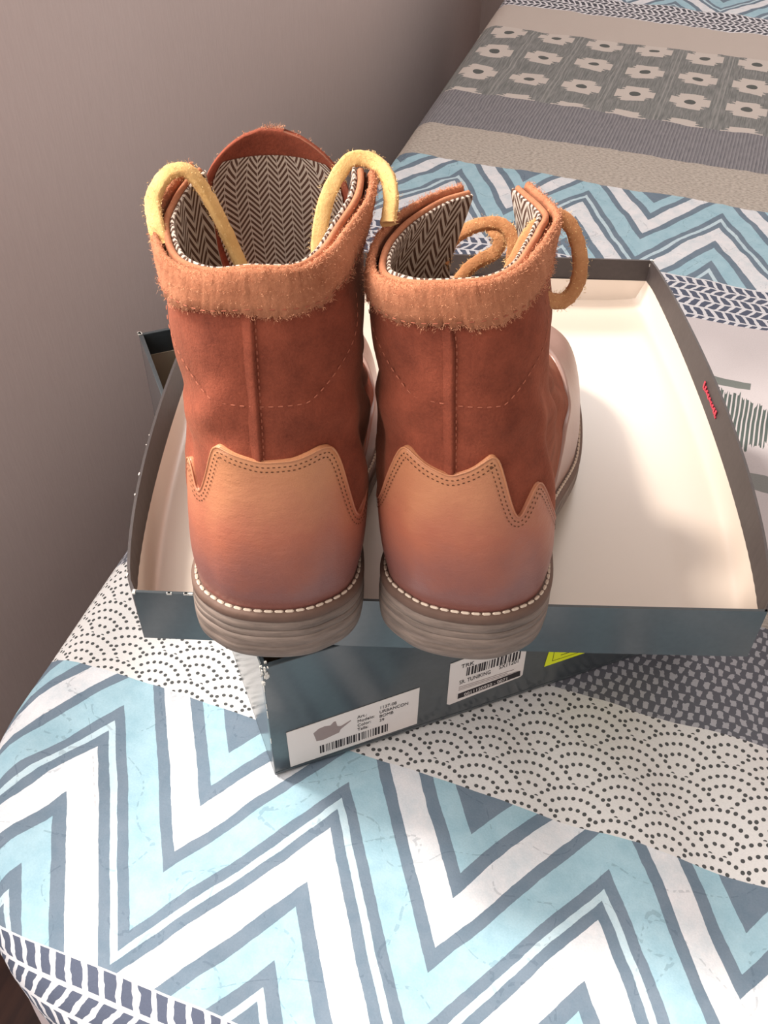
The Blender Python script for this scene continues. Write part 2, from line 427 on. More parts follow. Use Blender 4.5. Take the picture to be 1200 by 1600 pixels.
mb = MB(); bx0, bx1, bz0, bz1 = -0.50, 1.00, 1.18, 2.18
mb.box(XW, 2.6, 2.45, 2.52, 0, bz0); mb.box(XW, bx0, 2.45, 2.52, bz0, bz1); mb.box(bx1, 2.6, 2.45, 2.52, bz0, bz1); mb.box(XW, 2.6, 2.45, 2.52, bz1, 2.5)
wb = mb.build('wall_back', M['wall'], None, False); wb.matrix_world = BEDM; tag(wb, 'taupe wall with a window beyond the head of the bed', 'wall', kind='structure')

def window(name, boxes, label):
    m_ = MB()
    for b_ in boxes: m_.box(*b_)
    o = m_.build(name, M['sill'], None, False); o.matrix_world = BEDM; tag(o, label, 'window', kind='structure'); return o
fw, xa, xb = 0.035, XW-WT+0.005, XW-WT+0.028
window('window_1', [(xa, xb, wy0, wy1, wz0, wz0+fw), (xa, xb, wy0, wy1, wz1-fw, wz1), (xa, xb, wy0, wy0+fw, wz0+fw, wz1-fw), (xa, xb, wy1-fw, wy1, wz0+fw, wz1-fw)], 'white window frame above the near end of the bed')
window('window_2', [(bx0, bx1, 2.47, 2.50, bz0, bz0+fw), (bx0, bx1, 2.47, 2.50, bz1-fw, bz1), (bx0, bx0+fw, 2.47, 2.50, bz0+fw, bz1-fw), (bx1-fw, bx1, 2.47, 2.50, bz0+fw, bz1-fw)], 'white window frame beyond the head of the bed')
mb = MB(); mb.box(2.0, 2.07, 0.55, 2.62, 0, 2.5)  # unseen partial wall, added to dim the far end of the bed
wr = mb.build('added_shade_wall', M['wall'], None, False); wr.matrix_world = BEDM; tag(wr, 'added unseen taupe wall keeping side light off the far bed', 'wall', kind='structure')
mb = MB(); mb.box(-0.80, 2.6, -1.6, 2.62, 2.5, 2.56)
ce = mb.build('ceiling', M['sill'], None, False); ce.matrix_world = BEDM; tag(ce, 'white ceiling over the bedroom', 'ceiling', kind='structure')

# ------------------------------------------------------------------ bed and quilt
EX0, EK = -0.3000, -0.052                  # left edge of the flat top: x = EX0 + EK*(y-0.2)
YF, XR, YH = 0.128, 1.10, 2.05
bed = empty('bed', BEDM @ Matrix.Translation((0.37, 1.08, 0)))
mb = MB(); n = 14
prof = [(0.0, 0.28), (0.012, 0.262), (0.03, 0.256), (0.19, 0.256), (0.215, 0.25), (0.232, 0.225)]
def slab(mbx, xs0, xs1, ys0, ys1, zz0, zz1, r, ins=0.0):
    loop = []
    for cx, cy, a0 in ((xs1-r, ys1-r, 0), (xs0+r, ys1-r, 90), (xs0+r, ys0+r, 180), (xs1-r, ys0+r, 270)):
        for k in range(7):
            a = math.radians(a0+15*k); loop.append((cx+r*math.cos(a), cy+r*math.sin(a)))
    L = len(loop); c = np.mean(loop, 0); rows = []
    for zz, s in ((zz0, 0.985), (zz0+0.015, 1.0), (zz1-0.02, 1.0), (zz1-0.005, 0.99), (zz1, 0.975)):
        rows.append([(c[0]+(px-c[0])*s, c[1]+(py-c[1])*s, zz) for px, py in loop+loop[:1]])
    mbx.grid(rows)
    b = len(mbx.v); mbx.f.append(tuple(range(b-(L+1), b-1))); mbx.f.append(tuple(range(b-5*(L+1)+L-1, b-5*(L+1)-1, -1)))
slab(mb, -0.62, 0.70, -0.93, 0.96, ZB-0.235, ZB-0.016, 0.13)
mb.build('mattress', M['mattress'], bed)
mb = MB(); slab(mb, -0.60, 0.68, -0.91, 0.95, 0.14, ZB-0.235, 0.12); mb.build('bed_base', M['wood'], bed)
for lx in (-0.52, 0.60):
    for ly in (-0.82, 0.85):
        mb = MB()
        mb.grid([[(lx+0.03*s*math.cos(a), ly+0.03*s*math.sin(a), zz) for a in np.linspace(0, math.tau, 17)] for zz, s in ((0, 0.8), (0.01, 0.9), (0.13, 1.2), (0.142, 1.2))])
        mb.f.append(tuple(range(16))[::-1]); mb.build('leg', M['wood'], bed)
tag(bed, 'bed hidden under the blue and grey patchwork quilt', 'bed')

def quilt_mesh():
    r = 0.030; Rc = 0.125; DM = 0.46
    us = np.concatenate([np.arange(-0.85, 0.5, 0.0085), np.arange(0.5, XR+DM, 0.03)])
    vv = np.concatenate([np.arange(YF-DM, 1.0, 0.0085), np.arange(1.0, YH+0.2, 0.02)])
    U, V = np.meshgrid(us, vv, indexing='ij')
    sk = EX0+EK*(V-0.2)                     # left limit of the flat top at this y
    dl = sk-U; df = YF-V; drr = U-XR
    # signed distance outside the rounded rectangle
    dx = np.maximum(dl, drr)+Rc; dy = df+Rc
    out = np.sqrt(np.maximum(dx, 0)**2+np.maximum(dy, 0)**2)+np.minimum(np.maximum(dx, dy), 0)-Rc
    nx = np.where(dl > drr, -1.0, 1.0)*np.maximum(dx, 0); ny = -np.maximum(dy, 0)
    ln = np.maximum(np.sqrt(nx**2+ny**2), 1e-9); nx /= ln; ny /= ln
    d = np.maximum(out, 0)
    # contour point under (u,v)
    cxp = U-nx*d; cyp = V-ny*d
    th = np.minimum(d/r, math.pi/2); R = r*np.sin(th); Z = -r*(1-np.cos(th))-np.maximum(d-r*math.pi/2, 0)
    s = np.arctan2(ny, nx)
    fold = np.where(d > 0.05, (d-0.05)*0.05*np.sin(U*24+V*31+s*5), 0)
    px = cxp+nx*(R+fold); py = cyp+ny*(R+fold)
    def n2(a, b, k): return np.sin(a*k+1.3*np.sin(b*k*0.7+0.5))*np.sin(b*k*0.9+1.1*np.sin(a*k*0.6+2.0))
    wr = 0.0016*n2(U, V, 38)+0.0012*n2(V+2, U-1, 71)+0.0006*n2(U+V, U-V, 120)
    # soft folds in the cloth in front of the box
    wr += 0.004*np.exp(-((U-0.10)/0.10)**2-((V-0.30)/0.09)**2)*np.sin((U*0.9+V*0.5)*75)
    wr += 0.0018*np.clip(np.exp(-((U+0.30)/0.05)**2), 0, 1)*np.sin(V*95+np.sin(V*30)*2)
    flat = np.clip(1-d/0.03, 0, 1)
    # pressed flat under the box
    wx, wy = cb*U-sb*V, sb*U+cb*V
    ca, sa = math.cos(0.38414), math.sin(0.38414)
    ba_ = (wx+0.06027)*ca+(wy-0.29123)*sa; bb_ = -(wx+0.06027)*sa+(wy-0.29123)*ca
    g = np.maximum(np.maximum(-ba_, ba_-0.285), np.maximum(-bb_, bb_-0.318))
    press = np.clip((g+0.004)/0.03, 0, 1)
    wr = np.where(press < 1, wr*press, wr); 
    pz = ZB+Z+wr*flat-0.0015
    keep = d < DM
    nU, nV = U.shape
    idx = -np.ones(U.shape, int); idx[keep] = np.arange(keep.sum())
    verts = np.stack([px[keep], py[keep], pz[keep]], 1); uv = np.stack([U[keep], V[keep]], 1)
    a = idx[:-1, :-1]; b = idx[1:, :-1]; c = idx[1:, 1:]; e = idx[:-1, 1:]
    ok = (a >= 0) & (b >= 0) & (c >= 0) & (e >= 0)
    faces = np.stack([a[ok], b[ok], c[ok], e[ok]], 1)
    o = obj('patchwork_quilt', verts, faces, M['quilt'], None, True, uv)
    o.matrix_world = BEDM
    md = o.modifiers.new('thick', 'SOLIDIFY'); md.thickness = 0.008; md.offset = -1
    return o
quilt = quilt_mesh()
tag(quilt, 'quilt printed with blue chevrons, dotted waves and grey flowers, spread over the bed', 'quilt')

# ------------------------------------------------------------------ shoe box (open, under the lid)
BX, BY, BA, BD, BH, BWID = -0.06027, 0.29123, 0.38414, 0.318, 0.1025, 0.285
BOXM = Matrix.Translation((BX, BY, ZB)) @ Matrix.Rotation(BA, 4, 'Z')
box = empty('shoe_box', BOXM); T = 0.003
def panel(name, parent, mat, x0, x1, y0, y1, z0, z1, bev=0.0006):
    m_ = MB(); m_.box(x0, x1, y0, y1, z0, z1); o = m_.build(name, mat, parent, False)
    if bev: md = o.modifiers.new('bevel', 'BEVEL'); md.width = bev; md.segments = 2
    return o
panel('base_panel', box, M['card'], 0, BWID, 0, BD, 0, T)
panel('wall_panel', box, M['card'], 0, BWID, 0, T, T, BH)
panel('wall_panel', box, M['card'], 0, BWID, BD-T, BD, T, BH)
panel('wall_panel', box, M['card'], 0, T, T, BD-T, T, BH)
panel('wall_panel', box, M['card'], BWID-T, BWID, T, BD-T, T, BH)
# grey board showing inside, below a turned-in dark strip along the rim
mb = MB(); e = 0.0006; TI = 0.018
mb.box(T, T+e, T, BD-T, T, BH-TI); mb.box(BWID-T-e, BWID-T, T, BD-T, T, BH-TI); mb.box(T, BWID-T, T, T+e, T, BH-TI); mb.box(T, BWID-T, BD-T-e, BD-T, T, BH-TI); mb.box(T, BWID-T, T, BD-T, T, T+e)
mb.build('inner_liner', M['kraft'], box, False)
mb = MB()
for k in range(34):                         # scuffed white paper on the near corner and along the upright edge
    zz = BH-abs(rng.normal(0, 0.006)); aa = rng.uniform(0, 0.0035)
    mb.obox((aa*rng.choice([0, 1]), -0.0002 if rng.random() < .5 else aa, zz), (0.0009*rng.random(), 0, 0), (0, 0.0008*rng.random(), 0), (0, 0, 0.0012*rng.random()))
for k in range(5):
    zz = rng.uniform(0.004, BH); mb.obox((0.0001, 0.0001, zz), (0.0002, 0, 0), (0, 0.0002, 0), (0, 0, rng.uniform(0.0006, 0.003)))
for k in range(8):
    mb.obox((0.002*rng.random(), BD-0.002*rng.random(), BH), (0.0008, 0, 0), (0, 0.0008, 0), (0, 0, 0.0006))
tag(mb.build('worn_corner', M['worn'], box, False), kind='stuff')
tag(box, 'dark slate cardboard shoe box with two labels, standing on the quilt under the lid', 'box')

def on_front(name, parent, mat, pts, off, thick=0.00025):
    """polygon given in (s, z) on the box front, a thin sheet standing off it"""
    n_ = len(pts); v = [(a, -off, b) for a, b in pts]+[(a, -off-thick, b) for a, b in pts]
    f = [tuple(range(n_))[::-1], tuple(range(n_, 2*n_))]+[(i, (i+1) % n_, n_+(i+1) % n_, n_+i) for i in range(n_)]
    return obj(name, v, f, mat, parent, False)
def rects(name, parent, mat, L, off, thick=0.0001):
    m_ = MB()
    for a0, a1, b0, b1 in L: m_.box(a0, a1, -off-thick, -off, b0, b1)
    return m_.build(name, mat, parent, False)
def text_on(name, parent, mat, body, s, z, size, off, sx_=1.0, rot=0.0):
    cu = bpy.data.curves.new('t', 'FONT'); cu.body = body; cu.size = size; cu.extrude = 0.00004
    tmp = bpy.data.objects.new('t', cu); COL.objects.link(tmp)
    dg = bpy.context.evaluated_depsgraph_get(); me = bpy.data.meshes.new_from_object(tmp.evaluated_get(dg))
    bpy.data.objects.remove(tmp); me.materials.clear(); me.materials.append(mat); me.name = name
    o = bpy.data.objects.new(name, me); COL.objects.link(o); o.parent = parent
    o.matrix_local = Matrix.Translation((s, -off-0.0001, z)) @ Matrix.Rotation(math.pi/2, 4, 'X') @ Matrix.Rotation(rot, 4, 'Z') @ Matrix.Diagonal((sx_, 1, 1, 1))
    return o
lab = on_front('product_label', box, M['label'], [(0.0095, 0.0045), (0.0883, 0.0062), (0.0886, 0.0425), (0.0090, 0.0400)], 0.0002)
lab['label'] = 'white label with a small shoe picture and a barcode'
O1 = 0.0005
shoe_pts = [(.0243, .0312), (.0252, .0262), (.0258, .0225), (.0300, .0218), (.0395, .0240), (.0405, .0268), (.0468, .0318), (.0466, .0324), (.0405, .0296), (.0385, .0308), (.0377, .0360), (.0366, .0362), (.0345, .0335), (.0310, .0346), (.0275, .0340)]
on_front('printed_shoe', lab, M['greyink'], shoe_pts, O1, 0.0001)
def barcode(s0, s1, z0, z1):
    L = []; s = s0
    while s < s1:
        w_ = random.choice([.0004, .0006, .0009, .0012]); L.append((s, min(s+w_, s1), z0, z1)); s += w_+random.choice([.0005, .0007, .0011])
    return L
rects('barcode', lab, M['ink'], barcode(.0275, .0700, .0088, .0165), O1)
for k, tx in enumerate(('Art.:', 'Modelo:', 'Color:', 'Talla:')): text_on('printed_text', lab, M['ink'], tx, .0505, .0318-.0042*k, .0040, O1, 0.8)
for k, tx in enumerate(('1137-08', 'URBANCON', 'BOMB', '39')): text_on('printed_text', lab, M['ink'], tx, .0640, .0338-.0042*k, .0040, O1, 0.8)
lab2 = on_front('price_label', box, M['label'], [(0.1072, 0.0165), (0.1090, 0.0150), (0.1555, 0.0200), (0.1570, 0.0215), (0.1562, 0.0600), (0.1070, 0.0560)], 0.0002)
lab2['label'] = 'white sticker with a barcode and a black band of numbers'
rects('barcode', lab2, M['ink'], barcode(.1180, .1530, .0395, .0475), O1)
text_on('printed_text', lab2, M['ink'], 'TRK', .1140, .0485, .0050, O1, 0.9)
text_on('printed_text', lab2, M['ink'], 'SR. TUNIKING', .1140, .0330, .0052, O1, 0.62, 0.05)
text_on('printed_text', lab2, M['ink'], 'SX11201', .1395, .0355, .0052, O1, 0.7, 0.05)
rects('fine_print', lab2, M['greyink'], [(.114, .150, .0300, .0304), (.114, .146, .0284, .0288), (.114, .1535, .0270, .0273)], O1)
on_front('number_band', lab2, M['ink'], [(.1140, .0185), (.1552, .0216), (.1548, .0268), (.1140, .0236)], O1, 0.0001)
text_on('printed_text', lab2, M['label'], '0011120930 - 0071', .1180, .0198, .0042, O1+0.0002, 0.88, 0.075)
ys = on_front('warning_sticker', box, M['yellow'], [(.1717, .0224), (.2330, .0240), (.2330, .0720), (.1755, .0700)], 0.0002)
ys['label'] = 'bright yellow sticker with a thin black border'
rects('sticker_border', ys, M['ink'], [(.1765, .229, .0258, .0261), (.1765, .1768, .0258, .067), (.182, .226, .0292, .0297), (.182, .226, .0322, .0327)], O1)

# ------------------------------------------------------------------ lid (upside down on the box)
LX, LY, LA, LW, LL, LH = -0.12266, 0.30944, -0.01854, 0.31, 0.3344, 0.0358
LZ = BH+0.0004
LIDM = Matrix.Translation((LX, LY, ZB+LZ)) @ Matrix.Rotation(LA, 4, 'Z')
lid = empty('box_lid', LIDM)
def bow(y): s = np.clip(y/LL, 0, 1); return 0.0165*(np.sin(math.pi*s**0.8))**0.75        # the long sides bulge outwards
def xl(y): return -bow(y)
def xr(y): return LW+bow(y)
ny = 40; ysamp = np.linspace(0, LL, ny+1)
LT = 0.0015
def shell(name, mat, P_out, P_in, parent=lid):
    """strip with thickness: P_out, P_in arrays (n, 2 heights, 3)"""
    m_ = MB(); n_ = len(P_out)
    rows = [[P_out[i][0], P_out[i][1], P_in[i][1], P_in[i][0], P_out[i][0]] for i in range(n_)]
    m_.grid(rows)
    m_.f.append((0, 1, 2, 3)); b = (n_-1)*5; m_.f.append((b+3, b+2, b+1, b))
    o = m_.build(name, mat, parent, False); return o
flare = 0.25                                # the walls lean out slightly towards the rim
def side(name, mat, sgn, z0, z1, inset, th):
    ex = lambda y: (xl(y) if sgn < 0 else xr(y))
    Po, Pi = [], []
    for y in ysamp:
        k0 = (LH-z0)*-0.10*bow(y)/0.0165; k1 = (LH-z1)*-0.10*bow(y)/0.0165
        xo = ex(y)-sgn*inset
        Po.append([(xo+sgn*k0, y, z0), (xo+sgn*k1, y, z1)]); Pi.append([(xo-sgn*th+sgn*k0, y, z0), (xo-sgn*th+sgn*k1, y, z1)])
    return shell(name, mat, Po, Pi)
def end(name, mat, y, sgn, z0, z1, th, xa=0.0, xb=LW):
    Po, Pi = [], []
    for x in np.linspace(xa, xb, 24):
        w_ = 0.0012*math.sin(math.pi*x/LW)
        Po.append([(x, y+sgn*w_, z0), (x, y+sgn*w_, z1)]); Pi.append([(x, y+sgn*w_-sgn*th, z0), (x, y+sgn*w_-sgn*th, z1)])
    return shell(name, mat, Po, Pi)
side('wall_panel', M['cardin'], -1, 0, LH, 0, LT); side('wall_panel', M['cardin'], 1, 0, LH, 0, LT)
end('wall_panel', M['card'], 0, -1, 0, LH, LT, 0.0, LW); end('wall_panel', M['cardin'], LL, 1, 0, LH, LT, 0.0, LW)
# base and white liner
rows = []
for y in ysamp: rows.append([(x, y, 0) for x in np.linspace(xl(y)+.001, xr(y)-.001, 12)])
m_ = MB(); m_.grid(rows, flip=True); rows2 = [[(x, y, 0.0016) for x, y, z in rw] for rw in rows]; m_.grid(rows2)
m_.build('base_panel', M['card'], lid, False)
WI = 0.0165                                 # the dark paper turned in over the rim; white below it
m_ = MB(); rows = []
for y in np.linspace(LT, LL-LT, 48):
    a, b = xl(y)+LT+.0003, xr(y)-LT-.0003
    xs = np.linspace(a, b, 60); rw = []
    z_at = lambda x: 0.0020+0.0045*math.exp(-(x-a)/0.012)+0.0045*math.exp(-(b-x)/0.012)+0.0010*math.exp(-((x-b+0.030-0.02*(0.1-y))/0.0018)**2)*max(0, min(1, (0.15-y)/0.05))
    rw.append((a, y, LH-WI)); rw += [(x, y, z_at(x)) for x in xs[1:-1]]; rw.append((b, y, LH-WI)); rows.append(rw)
m_.grid(rows)
for yy, s in ((LT+.0002, 1), (LL-LT-.0002, -1)):
    m_.grid([[(x, yy+s*0.0006, 0.002), (x, yy, LH-WI)] for x in np.linspace(xl(yy)+LT, xr(yy)-LT, 20)], flip=(s < 0))
m_.build('inner_liner', M['lidwhite'], lid, True)
mb = MB()
for k in range(14): mb.obox((LW+0.001*rng.normal(), LL+0.0006*rng.normal(), LH-rng.uniform(0, 0.014)), (0.0007, 0, 0), (0, 0.0007, 0), (0, 0, 0.0012))
for k in range(10): mb.obox((0.0015*rng.random(), 0.0015*rng.random(), LH-0.001*rng.random()), (0.0006, 0, 0), (0, 0.0006, 0), (0, 0, 0.0005))
for k in range(6):
    y = rng.uniform(0.0, 0.12); mb.obox((xl(y), y, LH), (0.0003, 0, 0), (0, 0.0012*rng.random(), 0), (0, 0, 0.0004))
for k in range(5): mb.obox((rng.uniform(0.015, 0.03), -0.0002, LH), (0.001, 0, 0), (0, 0.0004, 0), (0, 0, 0.0006))
tag(mb.build('worn_corner', M['worn'], lid, False), kind='stuff')
mb = MB(); yy = 0.196                        # small red print inside the right wall
for k, (dz0, dz1) in enumerate(((0, 5.2), (0.8, 4), (1.2, 3.6), (0.6, 3.4), (1.4, 3.4), (0.8, 3.0), (1, 3.4), (0.4, 3.8), (0, 4.4))):
    y = yy-k*0.0036; x = xr(y)-LT-0.0016*bow(y)/0.0165
    mb.obox((x, y, LH-0.0125+(dz0+dz1)*0.0005), (0.0003, 0, 0), (0, 0.0010, 0), (0, 0, (dz1-dz0)*0.0005))
    mb.obox((x, y-0.0014, LH-0.0125+dz0*0.001+0.0006), (0.0003, 0, 0), (0, 0.0008, 0), (0, 0, 0.0006))
rp = mb.build('red_print', M['red'], lid, False); rp['label'] = 'small red lettering on the inner side wall'
tag(lid, 'dark slate box lid with white inside, lying upside down on the box', 'box lid')

# ------------------------------------------------------------------ boots
BASE = [  # z, seven (y, half width) from the back round to the front
    (.0255, [(.006, 0), (.0115, .0205), (.034, .0345), (.10, .033), (.19, .046), (.262, .036), (.291, 0)]),
    (.041, [(.002, 0), (.0085, .0215), (.034, .0370), (.10, .0355), (.19, .0470), (.263, .037), (.293, 0)]),
    (.060, [(.002, 0), (.0085, .0215), (.034, .0368), (.10, .0355), (.185, .044), (.25, .034), (.280, 0)]),
    (.076, [(.004, 0), (.0105, .0208), (.035, .0360), (.09, .0350), (.160, .038), (.212, .027), (.243, 0)]),
    (.092, [(.006, 0), (.0120, .0198), (.035, .0350), (.078, .035), (.125, .032), (.160, .020), (.180, .001)]),
    (.110, [(.006, 0), (.0118, .0194), (.033, .0345), (.066, .035), (.098, .031), (.122, .020), (.136, .004)]),
    (.130, [(.005, 0), (.0105, .0194), (.030, .0350), (.056, .0365), (.081, .0335), (.098, .026), (.108, .015)]),
    (.150, [(.004, 0), (.0092, .0194), (.027, .0355), (.048, .0390), (.068, .0385), (.082, .0345), (.090, .028)]),
]
def dz(y, z):
    s = np.clip((y-0.07)/0.11, 0, 1); s = s*s*(3-2*s); t = np.maximum(y-0.2, 0)
    w_ = np.clip((0.125-z)/0.06, 0, 1)
    return (-0.0135*s+0.225*t)*w_

class Boot:
    def __init__(s, org, yaw, phi, rimL, rimR, lean, bulge, over=None):
        s.M = LIDM @ Matrix.Translation((org[0], org[1], org[2]-LZ)) @ Matrix.Rotation(yaw, 4, 'Z') @ Matrix.Rotation(-phi, 4, 'X')
        rows = []
        for z, pr in BASE:
            row = []
            for sg, ks in ((-1, range(6, 0, -1)), (1, range(0, 7))):
                for k in ks:
                    y, hw = pr[k]
                    cx = 0.010*np.clip((y-.05)/.2, 0, 1.3)*s.side(bulge)*np.clip((0.12-z)/0.05, 0, 1)
                    row.append((sg*hw*bulge[2 if sg < 0 else 3](z)+cx-lean*max(z-.03, 0), y, z+dz(y, z)))
            rows.append(row)
        rows.append([rimL[k] for k in range(6, 0, -1)]+[rimR[k] for k in range(0, 7)])
        s.G = np.array(rows)                # levels x 13 x 3
        for (lv, kk_), p in (over or {}).items(): s.G[lv, kk_+6] = p
        s.nl = len(rows)
    @staticmethod
    def side(b): return b[0]
    def S(s, k, l):
        """surface at ring position k (-6..6) and level l (0..nl-1); k and l broadcast"""
        k = np.atleast_1d(np.asarray(k, float)); l = np.atleast_1d(np.asarray(l, float))
        A = crom(s.G, l)                    # (len(l), 13, 3)
        B = crom(np.swapaxes(A, 0, 1), k+6) # (len(k), len(l), 3)
        return np.swapaxes(B, 0, 1)         # (l, k, 3)
    def N(s, k, l, e=0.02):
        k = np.asarray(k, float); l = np.asarray(l, float)
        du = s.S(np.clip(k+e, -6, 6), l)-s.S(np.clip(k-e, -6, 6), l); dv = s.S(k, np.clip(l+e, 0, s.nl-1))-s.S(k, np.clip(l-e, 0, s.nl-1))
        return unit(np.cross(du, dv))
    def level_at(s, k, z):
        """level where column k reaches height z (above any heel drop)"""
        l = np.linspace(0, s.nl-1, 240); P = s.S([k], l)[:, 0]; zz = P[:, 2]-dz(P[:, 1], P[:, 2]+0.01)
        return float(np.interp(z, np.maximum.accumulate(zz), l))

def strip_dashes(mb, P, Nn, length, gap, w, h, lift=0.0):
    """running stitches along the polyline P with normals Nn"""
    P = np.asarray(P); seg = np.linalg.norm(np.diff(P, axis=0), axis=1); cs = np.r_[0, np.cumsum(seg)]
    t = 0.0
    while t+length < cs[-1]:
        def at(q): return np.array([np.interp(q, cs, P[:, i]) for i in range(3)])
        a, b = at(t), at(t+length); n_ = unit(np.array([np.interp(t+length/2, cs, Nn[:, i]) for i in range(3)]))
        d = (b-a)/2; sd = unit(np.cross(d, n_))*w/2
        c = (a+b)/2+n_*lift
        # a small domed stitch: six-sided
        top = n_*h
        v = [c-d-sd*.4, c-d*.6-sd, c+d*.6-sd, c+d-sd*.4, c+d+sd*.4, c+d*.6+sd, c-d*.6+sd, c-d+sd*.4, c-d*.6+top, c+d*.6+top]
        mb.add(v, [(0, 1, 8), (1, 2, 9, 8), (2, 3, 9), (3, 4, 9), (4, 5, 9), (5, 6, 8, 9), (6, 7, 8), (7, 0, 8)])
        t += length+gap

def panel_patch(bt, ka, kb, ztop, nk, nv, off, name, mat, parent, l0=0.0):
    ks = np.linspace(ka, kb, nk); P = np.zeros((nk, nv+3, 3)); top = []; topn = []
    for i, k in enumerate(ks):
        lt = bt.level_at(k, ztop(k)); ll = np.linspace(l0, lt, nv+1)
        p = bt.S([k], ll)[:, 0]; n_ = bt.N([k], ll)[:, 0]
        o = np.full((nv+1, 1), off); 
        P[i, :nv+1] = p+n_*o
        P[i, nv+1] = p[-1]+n_[-1]*off*0.55+unit(p[-1]-p[-2])*0.0005; P[i, nv+2] = p[-1]-n_[-1]*0.0006+unit(p[-1]-p[-2])*0.0006
        top.append(p[-1]+n_[-1]*off); topn.append(n_[-1])
    m_ = MB(); m_.grid(P, flip=False); o = m_.build(name, mat, parent)
    return o, P, np.array(top), np.array(topn)

def make_boot(name, bt, tongue, laces, label, wave, kseam, lacemat):
    root = empty(name, bt.M); tag(root, label, 'boot', 'pair of rust suede ankle boots')
    NL = bt.nl-1
    zz0 = lambda k: float(np.interp(k, wave[0], wave[1]))
    # --- upper (suede), with the front open above the instep
    ks = np.linspace(-6, 6, 121); ls = np.linspace(0, NL, 73)
    P = bt.S(ks, ls); Nn = bt.N(ks, ls)
    fold = np.zeros(P.shape[:2])
    Z = P[..., 2]
    K = np.broadcast_to(ks, Z.shape)
    # soft creases of the suede round the ankle
    cre = 0.0011*np.sin(Z*210+np.abs(K)*1.9+0.6*np.sin(K*3))*np.exp(-((Z-0.112)/0.022)**2)*np.clip(np.abs(K)/1.0, 0.25, 1)
    cre += 0.0026*np.sin(K*7.5+Z*70)*np.exp(-((Z-0.085)/0.03)**2)*np.clip((np.abs(K)-1.6)/0.5, 0, 1)*np.clip((4.2-np.abs(K))/0.6, 0, 1)
    P = P+Nn*cre[..., None]
    m_ = MB(); m_.grid(P); up_ = m_.build('suede_upper', M['suede'], root)
    # --- lining inside the shaft
    ll = np.linspace(3.6, NL, 50); Pi = bt.S(ks, ll)-bt.N(ks, ll)*0.0052
    top = Pi[-1]+np.array([0, 0, 0.0012]); Pi[-1] = top
    cu = np.cumsum(np.r_[0, np.linalg.norm(np.diff(Pi[-1], axis=0), axis=1)]); cv = np.cumsum(np.r_[0, np.linalg.norm(np.diff(Pi[:, 60], axis=0), axis=1)])
    uv = np.stack(np.meshgrid(cu, cv), -1)
    m_ = MB(); m_.grid(Pi, uv, flip=True)
    Po2 = np.stack([Pi[-1], Pi[-1]+bt.N(ks, [NL])[0]*0.0008+np.array([0, 0, .0004]), Pi[-1]+bt.N(ks, [NL])[0]*0.0016-np.array([0, 0, .0006])], 0)
    uv2 = np.stack(np.meshgrid(cu, cv[-1]+np.array([0, .0008, .0016])), -1); m_.grid(Po2, uv2, flip=True)
    m_.build('lining', M['lining'], root)
    # --- inner suede layer and the outer collar band along the rim
    kr = np.linspace(-6, 6, 241); R = bt.S(kr, [NL])[0]; RN = bt.N(kr, [NL-0.02])[0]
    dn = unit(bt.S(kr, [NL-0.35])[0]-R)                 # down the column
    m_ = MB(); rows = []
    for a, b in ((-.0005, .012), (-.0008, .003), (-.0008, -.0008), (-.0014, -.0018), (-.0026, -.0018), (-.0034, -.0008), (-.0035, .004)):
        rows.append(R+RN*a+dn*b)
    rows = np.array(rows); m_.grid(rows, flip=False); m_.build('inner_layer', M['collar'], root)
    sepf = np.clip((np.abs(kr)-1.6)/1.5, 0, 1)[:, None]  # the band stands away from the inner layer at the sides
    rag = rng.normal(0, 0.0005, len(kr))+np.convolve(rng.normal(0, 0.0016, len(kr)+8), np.ones(9)/9, 'valid')
    Bn = 0.0150+0.001*np.sin(kr*2.1)+rag
    prof = [(.0006, Bn), (.0022, Bn-.0003), (.0030, Bn*.7), (.0033, Bn*.4), (.0031, .002), (.0025, -.0006), (.0014, -.0018), (.0003, -.0014), (-.0004, .0006), (-.0004, .005)]
    rows = np.array([R+RN*(a+0.0014*sepf*np.clip((0.012-np.reshape(b, (-1, 1)) if np.ndim(b) else 0.012-b)/0.012, 0, 1))+dn*(np.reshape(b, (-1, 1)) if np.ndim(b) else b) for a, b in prof])
    rows += rng.normal(0, 0.00018, rows.shape)
    m_ = MB(); m_.grid(rows); col_ = m_.build('collar', M['collar'], root)
    fz = MB(); hairs(fz, rows[1:8], np.broadcast_to(RN, rows[1:8].shape), 5200, .0003, .0009, 0.00009)
    hairs(fz, rows[0:2], np.broadcast_to(RN*.5+dn, rows[0:2].shape), 1500, .0004, .0015, 0.00009)
    hairs(fz, rows[5:7], np.broadcast_to(-dn, rows[5:7].shape), 1500, .0004, .0012, 0.00009)
    tag(fz.build('collar_fuzz', M['fuzz'], col_, False), kind='stuff')
    # flap edges closed with a suede edge strip
    for kk in (-6, 6):
        le = np.linspace(5.2, NL, 24); a = bt.S([kk], le)[:, 0]; n_ = bt.N([kk*0.999], le)[:, 0]
        m_ = MB(); m_.grid(np.stack([a+n_*.0004, a-n_*.0026+0*a, a-n_*.0052], 0)); m_.build('flap_edge', M['collar'], root)
    # --- back seam and stitching of the shaft
    lb = np.linspace(bt.level_at(kseam, zz0(kseam)), NL-0.25, 40)
    sk_ = 0.10+0.0*lb; Ps = np.concatenate([bt.S([kseam], [l]) for l in lb])[:, 0]; Ns = np.concatenate([bt.N([kseam], [l]) for l in lb])[:, 0]
    m_ = MB(); side_ = np.array([1.0, 0, 0]); ridge = []
    for a, h in ((-.0040, -.0003), (-.0022, .0006), (-.0008, .0014), (.0002, .0014), (.0006, -.0003)): ridge.append(Ps+side_*a+Ns*h)
    m_.grid(np.array(ridge), flip=True); m_.build('back_seam', M['suede'], root)
